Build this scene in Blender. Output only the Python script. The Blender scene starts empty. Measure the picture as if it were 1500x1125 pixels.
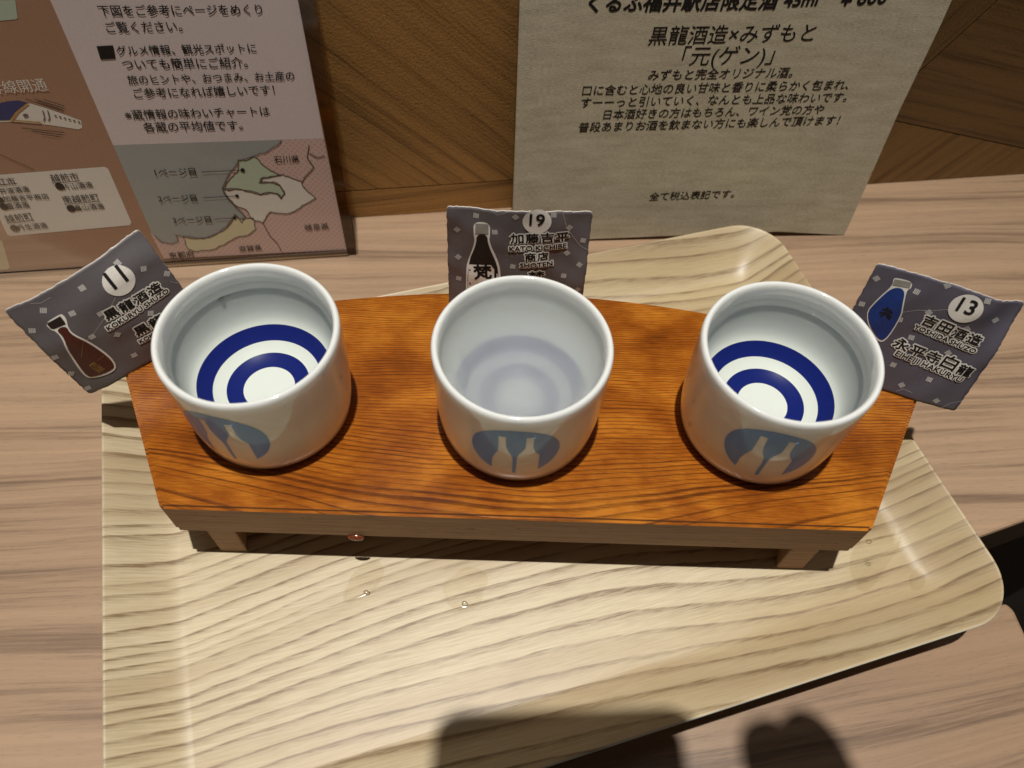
import bpy, bmesh, math, random, json
from mathutils import Vector, Matrix

scene = bpy.context.scene
C = scene.collection
R = math.radians
PI = math.pi

# ------------------------------------------------------------------ camera
cam_d = bpy.data.cameras.new('camera')
cam = bpy.data.objects.new('camera', cam_d); C.objects.link(cam)
_th, _ro, _ya = (0.974339, 0.059098, 0.029743)
_f = Vector((math.sin(_ya) * math.cos(_th), math.cos(_ya) * math.cos(_th), -math.sin(_th)))
_r = _f.cross(Vector((0, 0, 1))).normalized(); _u = _r.cross(_f)
_c, _s = math.cos(_ro), math.sin(_ro)
cam_x = _r * _c + _u * _s
cam_y = -_r * _s + _u * _c
cam_z = -_f
mw = Matrix((cam_x, cam_y, cam_z)).transposed().to_4x4()
cam_pos = Vector((-0.003423, -0.131314, 0.244471))
mw.translation = cam_pos
cam.matrix_world = mw
cam_d.sensor_width = 36.0
cam_d.lens = 36.0 * 1132.72 / 1500.0
cam_d.clip_start = 0.01
cam_d.clip_end = 50
cam_d.dof.use_dof = True
cam_d.dof.focus_distance = 0.262
cam_d.dof.aperture_fstop = 13.0
scene.camera = cam

# ------------------------------------------------------------------ world, lamps, exposure
world = bpy.data.worlds.new('World'); scene.world = world
world.use_nodes = True
bg = world.node_tree.nodes['Background']
bg.inputs['Color'].default_value = (1.0, 0.95, 0.90, 1)
bg.inputs['Strength'].default_value = 0.042

def lamp(name, kind, loc, target, energy, color, **kw):
    d = bpy.data.lights.new(name, kind)
    d.energy = energy; d.color = color
    for k, v in kw.items(): setattr(d, k, v)
    o = bpy.data.objects.new(name, d); C.objects.link(o)
    o.location = loc
    o.rotation_euler = (Vector(target) - Vector(loc)).to_track_quat('-Z', 'Y').to_euler()
    return o
lamp('ceiling_spotlight', 'SPOT', (-0.02, -0.10, 4.0), (-0.01, 0.0, 0.0), 690, (1.0, 0.965, 0.905),
     spot_size=R(17), spot_blend=1.0, shadow_soft_size=0.038)
lamp('sheen_panel', 'AREA', (-.30, .42, 2.0), (-.30, .42, 0), 1.6, (1.0, 0.97, 0.93), shape='RECTANGLE', size=1.1, size_y=.42)  # unseen panel, added to lay a whitish sheen on the tray
lamp('far_ceiling_lamp', 'AREA', (1.5, 0.75, 1.7), (0, 0, 0), 0.9, (1.0, 0.88, 0.72), shape='DISK', size=0.35)

scene.view_settings.view_transform = 'Standard'
scene.view_settings.look = 'None'
scene.view_settings.exposure = 0.0
scene.view_settings.gamma = 1.0
scene.view_settings.use_curve_mapping = False
scene.render.engine = 'CYCLES'
scene.cycles.use_denoising = True
scene.cycles.max_bounces = 14
scene.cycles.diffuse_bounces = 5
scene.cycles.glossy_bounces = 4
scene.cycles.transmission_bounces = 6
scene.cycles.volume_bounces = 10
scene.cycles.transparent_max_bounces = 24
scene.cycles.caustics_reflective = False
scene.cycles.caustics_refractive = False
scene.cycles.sample_clamp_indirect = 4.0

# ------------------------------------------------------------------ node helpers
class NT:
    def __init__(s, name):
        s.m = bpy.data.materials.new(name); s.m.use_nodes = True
        s.t = s.m.node_tree; s.n = s.t.nodes; s.l = s.t.links
        s.b = s.n['Principled BSDF']; s.out = s.n['Material Output']
    def put(s, sock, v):
        if hasattr(v, 'is_linked') or isinstance(v, bpy.types.NodeSocket): s.l.new(v, sock)
        elif isinstance(v, (tuple, list)) and len(v) == 3 and sock.type == 'RGBA': sock.default_value = (*v, 1)
        else: sock.default_value = v
    def math(s, op, a, b=None, c=None, clamp=False):
        n = s.n.new('ShaderNodeMath'); n.operation = op; n.use_clamp = clamp
        for i, v in enumerate((a, b, c)):
            if v is not None: s.put(n.inputs[i], v)
        return n.outputs[0]
    def add(s, a, b): return s.math('ADD', a, b)
    def mul(s, a, b): return s.math('MULTIPLY', a, b)
    def sub(s, a, b): return s.math('SUBTRACT', a, b)
    def xyz(s, kind='Object'):
        n = s.n.new('ShaderNodeTexCoord'); q = s.n.new('ShaderNodeSeparateXYZ')
        s.l.new(n.outputs[kind], q.inputs[0]); return q.outputs[0], q.outputs[1], q.outputs[2]
    def rot(s, x, y, a):
        c, d = math.cos(a), math.sin(a)
        return s.add(s.mul(x, c), s.mul(y, d)), s.sub(s.mul(y, c), s.mul(x, d))
    def vec(s, x, y, z=0.0):
        n = s.n.new('ShaderNodeCombineXYZ')
        for i, v in enumerate((x, y, z)): s.put(n.inputs[i], v)
        return n.outputs[0]
    def noise(s, v, scale=1.0, detail=2.0, rough=0.5, dist=0.0):
        n = s.n.new('ShaderNodeTexNoise')
        s.put(n.inputs['Vector'], v); n.inputs['Scale'].default_value = scale
        n.inputs['Detail'].default_value = detail; n.inputs['Roughness'].default_value = rough
        n.inputs['Distortion'].default_value = dist
        return n.outputs['Fac']
    def ramp(s, f, stops, interp='LINEAR'):
        n = s.n.new('ShaderNodeValToRGB'); n.color_ramp.interpolation = interp
        e = n.color_ramp.elements
        while len(e) > 1: e.remove(e[-1])
        for i, (p, c) in enumerate(stops):
            if isinstance(c, (int, float)): c = (c, c, c)
            q = e[0] if i == 0 else e.new(p)
            q.position = p; q.color = (*c, 1)
        s.put(n.inputs[0], f); return n.outputs[0]
    def mix(s, f, a, b, mode='MIX'):
        n = s.n.new('ShaderNodeMix'); n.data_type = 'RGBA'; n.blend_type = mode
        s.put(n.inputs[0], f); s.put(n.inputs[6], a); s.put(n.inputs[7], b)
        return n.outputs[2]
    def bump(s, h, strength=0.3, dist=0.001):
        n = s.n.new('ShaderNodeBump'); n.inputs['Strength'].default_value = strength
        n.inputs['Distance'].default_value = dist; s.put(n.inputs['Height'], h); return n.outputs[0]
    def set(s, **kw):
        names = dict(color='Base Color', rough='Roughness', metal='Metallic', normal='Normal', coat='Coat Weight', coat_rough='Coat Roughness',
                     spec='Specular IOR Level', ior='IOR', sss='Subsurface Weight', emit='Emission Color', emit_s='Emission Strength')
        for k, v in kw.items(): s.put(s.b.inputs[names[k]], v)
        return s.m

def flat(name, col, rough=0.5, var=0.08, scale=300, **kw):
    t = NT(name); x, y, z = t.xyz()
    f = t.noise(t.vec(x, y, z), scale, 3)
    dark = tuple(c * (1 - var) for c in col); light = tuple(min(1, c * (1 + var)) for c in col)
    return t.set(color=t.ramp(f, [(0.3, dark), (0.7, light)]), rough=rough, **kw)

def clear(name, tint=(1, 1, 1), ior=1.33, rough=0.0, gloss=1.0, normal=None):
    """thin clear layer: passes light, reflects by Fresnel"""
    t = NT(name); t.n.remove(t.b)
    tr = t.n.new('ShaderNodeBsdfTransparent'); tr.inputs[0].default_value = (*tint, 1)
    gl = t.n.new('ShaderNodeBsdfGlossy'); gl.inputs['Roughness'].default_value = rough
    fr = t.n.new('ShaderNodeFresnel'); fr.inputs[0].default_value = ior
    mx = t.n.new('ShaderNodeMixShader')
    t.put(mx.inputs[0], t.mul(fr.outputs[0], gloss))
    t.l.new(tr.outputs[0], mx.inputs[1]); t.l.new(gl.outputs[0], mx.inputs[2])
    t.l.new(mx.outputs[0], t.out.inputs['Surface'])
    t.nodes_out = mx
    return t.m

# ------------------------------------------------------------------ materials
def mat_walnut(name, ang, light, dark, scale=1.0, rough=0.42, seed=0.0, contrast=1.0, coords='xy'):
    """walnut print: long streaks along the local direction ang"""
    t = NT(name); x, y, z = t.xyz()
    if coords == 'xz': y = z
    x, y = t.mul(x, 1000 * scale), t.mul(y, 1000 * scale)
    u, v = t.rot(x, y, ang)
    warp = t.sub(t.noise(t.vec(t.mul(u, .007), t.mul(v, .02), seed), 1, 2), .5)
    v2 = t.add(v, t.mul(warp, 5 if coords == 'xz' else 14))
    broad = t.noise(t.vec(t.mul(u, .0028), t.mul(v2, .11), seed + 3), 1, 4, .62)
    mid = t.noise(t.vec(t.mul(u, .010), t.mul(v2, .55), seed + 7), 1, 4, .68)
    fine = t.noise(t.vec(t.mul(u, .09), t.mul(v, 2.6), seed + 11), 1, 5, .75)
    pores = t.ramp(t.noise(t.vec(t.mul(u, .22), t.mul(v, 3.6), seed + 17), 1, 3, .6), [(.60, 0.0), (.67, 1.0)])
    f = t.add(t.add(t.mul(broad, .95), t.mul(mid, .60)), t.mul(fine, .32))
    f = t.add(t.mul(t.sub(f, .875), 2.2 * contrast), .54)
    col = t.ramp(f, [(0.0, dark), (0.35, tuple(.55 * a + .45 * b for a, b in zip(dark, light))), (0.62, light), (1.0, tuple(min(1, c * 1.18) for c in light))])
    col = t.mix(t.mul(pores, .32), col, tuple(c * .7 for c in dark))
    nb = t.bump(t.add(t.mul(fine, .5), t.mul(pores, -.5)), .18, .0004)
    if coords == 'xz':
        leather = t.noise(t.vec(t.mul(x, .9 / scale), t.mul(y, .9 / scale)), 1, 2, .6)
        nb = t.bump(leather, .14, .0006)
        col = t.mix(t.ramp(leather, [(.35, .14), (.6, 0.0)]), col, dark)
    return t.set(color=col, rough=rough, normal=nb, spec=.4)

def mat_stand():
    t = NT('varnished_amber_wood'); x, y, z = t.xyz()
    x, y = t.mul(x, 1000), t.mul(y, 1000)
    w1 = t.sub(t.noise(t.vec(t.mul(x, .013), t.mul(y, .035)), 1, 2), .5)
    w2 = t.sub(t.noise(t.vec(t.mul(x, .05), t.mul(y, .25), 4), 1, 2), .5)
    front = t.math('SUBTRACT', 8, y); front = t.math('MAXIMUM', front, 0.0)
    k = t.mul(t.math('MULTIPLY', front, front), 1.7e-6)
    bow = t.mul(t.mul(x, x), k)
    g = t.add(t.sub(y, bow), t.add(t.mul(w1, 9), t.mul(w2, .55)))
    h = t.add(g, 62)
    jit = t.noise(t.vec(t.mul(g, .16), 3.7), 1, 3, .6)
    ph = t.add(t.add(t.mul(h, -.05), t.mul(t.mul(h, h), .0066)), t.mul(jit, 2.4))
    fr = t.math('FRACT', ph)
    ring = t.ramp(fr, [(0.0, .05), (.30, 0.0), (.66, .16), (.82, .95), (.92, 1.0), (.97, .1)])
    amp = t.noise(t.vec(t.mul(x, .02), t.mul(g, .12), 9), 1, 2)
    ring = t.mul(ring, t.ramp(amp, [(.25, .45), (.6, 1.0)]))
    fib = t.noise(t.vec(t.mul(x, .11), t.mul(y, 3.2), 2), 1, 5, .75)
    fleck = t.ramp(t.noise(t.vec(t.mul(x, .32), t.mul(y, 3.0), 6), 1, 2, .6), [(.58, 0.0), (.68, 1.0)])
    glow = t.noise(t.vec(t.mul(x, .035), t.mul(y, .05), 5), 1, 3, .6)
    base = t.ramp(t.add(t.mul(glow, .6), t.mul(fib, .5)), [(.36, (.125, .028, .003)), (.52, (.30, .082, .007)), (.68, (.55, .20, .020))])
    col = t.mix(t.mul(t.mul(ring, t.ramp(fib, [(.35, 1.0), (.70, .60)])), .98), base, (.050, .011, .003))
    col = t.mix(t.mul(fleck, .38), col, (.10, .024, .004))
    nb = t.bump(t.add(t.mul(fib, .5), t.mul(ring, -.6)), .10, .0005)
    return t.set(color=col, rough=.17, coat=.0, spec=.45, normal=nb)

def mat_stand_edge():
    t = NT('varnished_edge_wood'); x, y, z = t.xyz()
    x, y, z = t.mul(x, 1000), t.mul(y, 1000), t.mul(z, 1000)
    a = t.noise(t.vec(t.mul(x, .03), t.mul(y, .03), t.mul(z, 1.1)), 1, 4, .6)
    b = t.noise(t.vec(t.mul(x, .15), t.mul(y, .15), t.mul(z, 3.0)), 1, 3, .6)
    sp = t.ramp(t.noise(t.vec(t.mul(x, .25), t.mul(y, .25), t.mul(z, .9)), 1, 1), [(.70, 0.0), (.76, 1.0)])
    col = t.ramp(t.add(t.mul(a, .6), t.mul(b, .4)), [(.34, (.20, .105, .052)), (.62, (.38, .225, .125))])
    col = t.mix(t.mul(sp, .7), col, (.05, .016, .008))
    return t.set(color=col, rough=.55, spec=.25, normal=t.bump(b, .2, .0005))

def mat_tray(phi):
    t = NT('pale_ash_print'); x, y, z = t.xyz()
    x, y = t.mul(x, 1000), t.mul(y, 1000)
    u, v = t.rot(x, y, R(-1.4))
    w = t.sub(t.noise(t.vec(t.mul(u, .0042), t.mul(v, .0085), 1.3), 1, 1, .4), .5)
    w2 = t.sub(t.noise(t.vec(t.mul(u, .022), t.mul(v, .16), 5), 1, 3, .6), .5)
    g = t.add(v, t.add(t.mul(w, 62), t.mul(w2, 2.6)))
    fr = t.math('FRACT', t.add(t.mul(g, .20), t.mul(t.noise(t.vec(t.mul(g, .06), .5), 1, 2), 3.4)))
    late = t.ramp(fr, [(0.0, 0.0), (.36, .04), (.66, .32), (.83, .85), (.92, 1.0), (1.0, 0.0)])
    amp = t.noise(t.vec(t.mul(u, .012), t.mul(g, .055), 8), 1, 2)
    late = t.mul(late, t.ramp(amp, [(.30, .22), (.60, 1.0)]))
    fib = t.noise(t.vec(t.mul(u, .07), t.mul(v, 2.6), 3), 1, 4, .65)
    wide = t.noise(t.vec(t.mul(u, .004), t.mul(v, .02), 12), 1, 2)
    base = t.ramp(t.add(t.mul(fib, .6), t.mul(wide, .4)), [(.30, (.50, .40, .245)), (.50, (.64, .54, .36)), (.70, (.73, .645, .48))])
    right_shade = t.noise(t.vec(t.mul(u, .006), t.mul(g, .020), 21), 1, 2, .5)
    base = t.mix(t.ramp(t.add(right_shade, t.mul(u, .0011)), [(.46, 0.0), (.66, .8)]), base, (.47, .355, .185))  # uneven tan, stronger to the right: the weaker light there put into the colour
    figure = t.noise(t.vec(t.mul(u, .0035), t.mul(g, .05), 31), 1, 3, .55)
    base = t.mix(t.ramp(figure, [(.48, 0.0), (.64, .62)]), base, (.42, .30, .17))
    dash = t.noise(t.vec(t.mul(u, .10), t.mul(v, 1.7), 7), 1, 3, .7)
    pore = t.ramp(dash, [(.40, 1.0), (.50, .30), (.58, 0.0)])
    lf = t.mul(late, t.add(t.mul(pore, .60), .42))
    col = t.mix(t.math('MULTIPLY', lf, 1.65, clamp=True), base, (.225, .150, .080))
    col = t.mix(t.mul(pore, .16), col, (.30, .22, .12))
    nb = t.bump(t.noise(t.vec(t.mul(x, .05), t.mul(y, .05)), 1, 2), .05, .002)
    return t.set(color=col, rough=.42, coat=.0, spec=.55, normal=nb)

M = {}
M['stand'] = mat_stand(); M['edge'] = mat_stand_edge()
def mat_worn():
    t = NT('worn_varnish_edge'); x, y, z = t.xyz()
    f = t.noise(t.vec(t.mul(x, 220), t.mul(y, 220), t.mul(z, 220)), 1, 4, .7)
    return t.set(color=t.ramp(f, [(.36, (.46, .22, .07)), (.50, (.78, .62, .42))]), rough=.35, coat=.4, coat_rough=.1)
M['worn'] = mat_worn()
PHI = 0.30763
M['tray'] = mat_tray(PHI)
M['lip'] = flat('pale_tray_lip', (.66, .70, .60), .3)
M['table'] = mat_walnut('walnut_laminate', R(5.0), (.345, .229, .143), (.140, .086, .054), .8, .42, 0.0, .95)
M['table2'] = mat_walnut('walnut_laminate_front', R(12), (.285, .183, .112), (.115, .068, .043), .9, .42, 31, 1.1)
M['table_edge'] = flat('dark_table_edge', (.09, .06, .04), .5)
M['floor'] = flat('dark_floor', (.14, .115, .09), .7, .3, 9)
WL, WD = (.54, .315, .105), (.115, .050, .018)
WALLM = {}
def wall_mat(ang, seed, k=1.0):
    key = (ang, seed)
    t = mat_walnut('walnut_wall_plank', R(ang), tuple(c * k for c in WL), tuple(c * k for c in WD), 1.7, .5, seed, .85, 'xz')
    nt = t.node_tree
    return t

def mat_porcelain():
    t = NT('white_porcelain'); x, y, z = t.xyz()
    f = t.noise(t.vec(x, y, z), 60, 2)
    col = t.ramp(f, [(.3, (.83, .855, .815)), (.7, (.86, .88, .845))])
    nb = t.bump(t.noise(t.vec(x, y, z), 190, 2), .035, .002)
    return t.set(color=col, rough=.07, normal=nb, coat=.4, coat_rough=.02, sss=.3)
    
M['china'] = mat_porcelain()
_b = M['china'].node_tree.nodes['Principled BSDF']
_b.inputs['Subsurface Radius'].default_value = (1.0, 1.0, .9); _b.inputs['Subsurface Scale'].default_value = .005
M['cobalt'] = NT('cobalt_under_sake').set(color=(.009, .018, .155), rough=.3, spec=.06)
M['china_wet'] = flat('porcelain_under_sake', (.745, .775, .735), .4, .02, 60, spec=.06)
def mat_emblem():
    t = NT('blue_overglaze_print'); x, y, z = t.xyz()
    f = t.noise(t.vec(t.mul(x, 160), t.mul(y, 160), t.mul(z, 40)), 2, 3)
    return t.set(color=t.ramp(f, [(.3, (.165, .38, .84)), (.7, (.205, .44, .90))]), rough=.12, spec=.25)
M['emblem'] = mat_emblem()
M['foot_ring'] = flat('unglazed_foot', (.55, .50, .44), .8)
M['sake'] = clear('clear_sake', (.955, .965, .945), 1.36)
M['drop'] = clear('water_drop', (.984, .970, .94), 1.36, .05)
M['film'] = clear('clear_pouch_film', (.97, .955, .93), 1.5, .08, .4)
M['amber'] = NT('amber_drop').set(color=(.16, .036, .012), rough=.18, coat=.1, coat_rough=.05)

def mat_cloudy():
    t = NT('cloudy_sake'); t.n.remove(t.b)
    tr = t.n.new('ShaderNodeBsdfTransparent')
    gl = t.n.new('ShaderNodeBsdfGlossy'); gl.inputs['Roughness'].default_value = 0.0
    fr = t.n.new('ShaderNodeFresnel'); fr.inputs[0].default_value = 1.36
    geo = t.n.new('ShaderNodeNewGeometry'); q = t.n.new('ShaderNodeSeparateXYZ'); t.l.new(geo.outputs['True Normal'], q.inputs[0])
    up = t.math('GREATER_THAN', q.outputs[2], .5)
    mx = t.n.new('ShaderNodeMixShader'); t.put(mx.inputs[0], t.mul(fr.outputs[0], up))
    t.l.new(tr.outputs[0], mx.inputs[1]); t.l.new(gl.outputs[0], mx.inputs[2]); t.l.new(mx.outputs[0], t.out.inputs['Surface'])
    v = t.n.new('ShaderNodeVolumePrincipled'); v.inputs['Density'].default_value = 135.0
    v.inputs['Color'].default_value = (.992, .997, 1.0, 1); v.inputs['Anisotropy'].default_value = .84
    t.l.new(v.outputs[0], t.out.inputs['Volume'])
    return t.m
M['cloudy'] = mat_cloudy()

def paper(name, col, rough=.55, coat=0.0, fibre=.05):
    t = NT(name); x, y, z = t.xyz()
    f = t.noise(t.vec(x, y, z), 900, 4, .7)
    g = t.noise(t.vec(t.mul(x, 1000), t.mul(y, 1000), t.mul(z, 2200)), 1, 3, .7)
    k = t.add(t.mul(f, .6), t.mul(g, .4))
    col2 = t.ramp(k, [(.32, tuple(c * (1 - fibre * 2) for c in col)), (.68, tuple(min(1, c * (1 + fibre * 2)) for c in col))])
    return t.set(color=col2, rough=rough, coat=coat, coat_rough=.16)
M['kraft'] = None
def mat_kraft():
    t = NT('grey_kraft_card'); x, y, z = t.xyz()
    g = t.noise(t.vec(t.mul(x, 700), t.mul(y, 700), t.mul(z, 2600)), 1, 4, .75)
    h = t.noise(t.vec(t.mul(x, 60), t.mul(y, 60), t.mul(z, 260)), 1, 3, .6)
    col = t.ramp(t.add(t.mul(g, .65), t.mul(h, .35)), [(.36, (.37, .33, .23)), (.50, (.52, .47, .345)), (.64, (.64, .59, .45))])
    return t.set(color=col, rough=.8, normal=t.bump(g, .25, .0004), spec=.2)
M['kraft'] = mat_kraft()
M['ink'] = NT('black_ink').set(color=(.014, .012, .011), rough=.7, spec=.2)
M['menu_brown'] = paper('brown_print', (.41, .24, .16), .4)
M['lilac'] = paper('lilac_print', (.74, .66, .67), .4, 0, .03)
M['sea'] = paper('grey_blue_print', (.37, .40, .40), .4, 0, .03)
def mat_dots():
    t = NT('pink_dotted_print'); x, y, z = t.xyz()
    a, b = t.mul(x, 1000 / 2.3), t.mul(z, 1000 / 2.3)
    def grid(a, b):
        da = t.sub(t.math('FRACT', a), .5); db = t.sub(t.math('FRACT', b), .5)
        return t.math('LESS_THAN', t.add(t.mul(da, da), t.mul(db, db)), .030)
    d = t.math('MAXIMUM', grid(a, b), grid(t.add(a, .5), t.add(b, .5)))
    return t.set(color=t.mix(d, (.68, .50, .46), (.57, .37, .335)), rough=.4)
M['pink'] = mat_dots()
M['green'] = paper('sage_print', (.52, .62, .47), .4, 0, .02)
M['pale'] = paper('white_print', (.80, .78, .73), .4, 0, .02)
M['yellow'] = paper('straw_print', (.70, .65, .44), .4, 0, .02)
M['mint'] = paper('mint_print', (.50, .60, .50), .4, 0, .02)
M['navy'] = paper('navy_print', (.025, .04, .17), .4, 0, .02)
M['gold'] = paper('gold_print', (.50, .27, .07), .4, 0, .02)
M['outline'] = paper('grey_line_print', (.14, .11, .10), .4, 0, .02)
M['cardpaper'] = paper('grey_purple_glossy_paper', (.122, .110, .116), .45, .10, .04)
M['cardpaper_blue'] = paper('violet_grey_glossy_paper', (.104, .096, .122), .45, .10, .04)
M['papercut'] = paper('white_paper_edge', (.66, .60, .54), .7)
M['cream'] = paper('cream_print', (.80, .77, .70), .5, .05, .02)
M['fleck'] = paper('silver_fleck_print', (.56, .54, .51), .5, .05, .02)
M['bottle_brown'] = paper('dark_brown_print', (.075, .014, .008), .5, .05, .1)
M['bottle_black'] = paper('black_print', (.010, .008, .007), .6, 0, .1)
M['bottle_blue'] = paper('deep_blue_print', (.012, .04, .20), .5, .05, .1)
M['capgrey'] = paper('grey_cap_print', (.30, .29, .25), .4, .2, .06)
M['capdark'] = paper('dark_cap_print', (.025, .014, .012), .35, .3, .1)
M['goldink'] = NT('gold_ink').set(color=(.34, .19, .05), rough=.4)
M['phone'] = flat('black_phone_shell', (.03, .03, .035), .35)
M['screen'] = NT('phone_screen').set(color=(.01, .01, .012), rough=.08)
M['skin'] = flat('skin', (.55, .32, .22), .5)

# ------------------------------------------------------------------ object helpers
def obj(name, me, mat, parent=None):
    if isinstance(me, bmesh.types.BMesh):
        b = me; me = bpy.data.meshes.new(name); b.to_mesh(me); b.free()
    o = bpy.data.objects.new(name, me); C.objects.link(o)
    for m in (mat if isinstance(mat, (list, tuple)) else [mat]): me.materials.append(m)
    if parent is not None: o.parent = parent
    return o
def smooth(o, ang=None):
    for p in o.data.polygons: p.use_smooth = True
    if ang is not None:
        try: o.data.set_sharp_from_angle(angle=R(ang))
        except Exception: pass
    return o
def tag(o, label, cat, group=None, kind=None):
    if label: o['label'] = label
    if cat: o['category'] = cat
    if group: o['group'] = group
    if kind: o['kind'] = kind
    return o
def thing(name, label, cat, loc=(0, 0, 0), rot=None, group=None):
    o = bpy.data.objects.new(name, None); C.objects.link(o)
    o.location = loc; o.empty_display_size = .01
    if rot is not None: o.rotation_euler = rot
    return tag(o, label, cat, group)

def bm_prism(pts, z0, z1, bevel=0.0, segs=2):
    bm = bmesh.new()
    lo = [bm.verts.new((x, y, z0)) for x, y in pts]; hi = [bm.verts.new((x, y, z1)) for x, y in pts]
    n = len(pts)
    bm.faces.new(lo[::-1]); bm.faces.new(hi)
    for i in range(n): bm.faces.new((lo[i], lo[(i + 1) % n], hi[(i + 1) % n], hi[i]))
    bmesh.ops.recalc_face_normals(bm, faces=bm.faces)
    if bevel:
        bmesh.ops.bevel(bm, geom=list(bm.edges), offset=bevel, segments=segs, affect='EDGES', profile=.5, clamp_overlap=True)
    return bm
def bm_lathe(prof, n=96, mats=None, close_bottom=True):
    bm = bmesh.new(); rings = []
    for r, z in prof:
        if r < 1e-6: rings.append([bm.verts.new((0, 0, z))])
        else: rings.append([bm.verts.new((r * math.cos(2 * PI * i / n), r * math.sin(2 * PI * i / n), z)) for i in range(n)])
    for k in range(len(rings) - 1):
        a, b = rings[k], rings[k + 1]
        for i in range(n):
            j = (i + 1) % n
            if len(a) == 1 and len(b) == 1: continue
            if len(a) == 1: f = bm.faces.new((a[0], b[i], b[j]))
            elif len(b) == 1: f = bm.faces.new((a[i], a[j], b[0]))
            else: f = bm.faces.new((a[i], a[j], b[j], b[i]))
            if mats: f.material_index = mats[k]
    bmesh.ops.recalc_face_normals(bm, faces=bm.faces)
    return bm
def rrect(u0, u1, v0, v1, r, n=10, seg=8):
    pts = []
    for cx, cy, a0 in ((u1 - r, v1 - r, 0), (u0 + r, v1 - r, 90), (u0 + r, v0 + r, 180), (u1 - r, v0 + r, 270)):
        for i in range(n + 1):
            a = R(a0 + 90 * i / n); pts.append((cx + r * math.cos(a), cy + r * math.sin(a)))
    return pts

# text -> flat outline meshes (built-in font)
_tc = {}
def text_mesh(s, offset=0.0, res=3, shear=0.0):
    key = (s, offset, res, shear)
    if key not in _tc:
        cu = bpy.data.curves.new('t', 'FONT'); cu.body = s; cu.size = 1.0; cu.offset = offset; cu.resolution_u = res; cu.shear = shear
        o = bpy.data.objects.new('t', cu); C.objects.link(o)
        dg = bpy.context.evaluated_depsgraph_get(); dg.update()
        me = o.evaluated_get(dg).to_mesh()
        v = [tuple(p.co[:2]) for p in me.vertices]; f = [tuple(p.vertices) for p in me.polygons]
        o.evaluated_get(dg).to_mesh_clear()
        bpy.data.objects.remove(o); bpy.data.curves.remove(cu)
        _tc[key] = (v, f)
    return _tc[key]
def text_2d(s, p0, p1, offset=0.0, ysc=1.0, wref=None, res=3, shear=0.0):
    """flat text from baseline start p0 to end p1 (2D); returns verts, faces"""
    v, f = text_mesh(s, offset, res, shear)
    rv = text_mesh(s, 0.0, res, shear)[0]
    xs = [a for a, b in rv]; x0, x1 = min(xs), max(xs)
    d = (p1[0] - p0[0], p1[1] - p0[1]); L = math.hypot(*d); k = L / (x1 - x0)
    c, sn = d[0] / L, d[1] / L
    out = []
    for a, b in v:
        a = (a - x0) * k; b = (b + .06) * k * ysc
        out.append((p0[0] + a * c - b * sn, p0[1] + a * sn + b * c))
    return out, f

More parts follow.
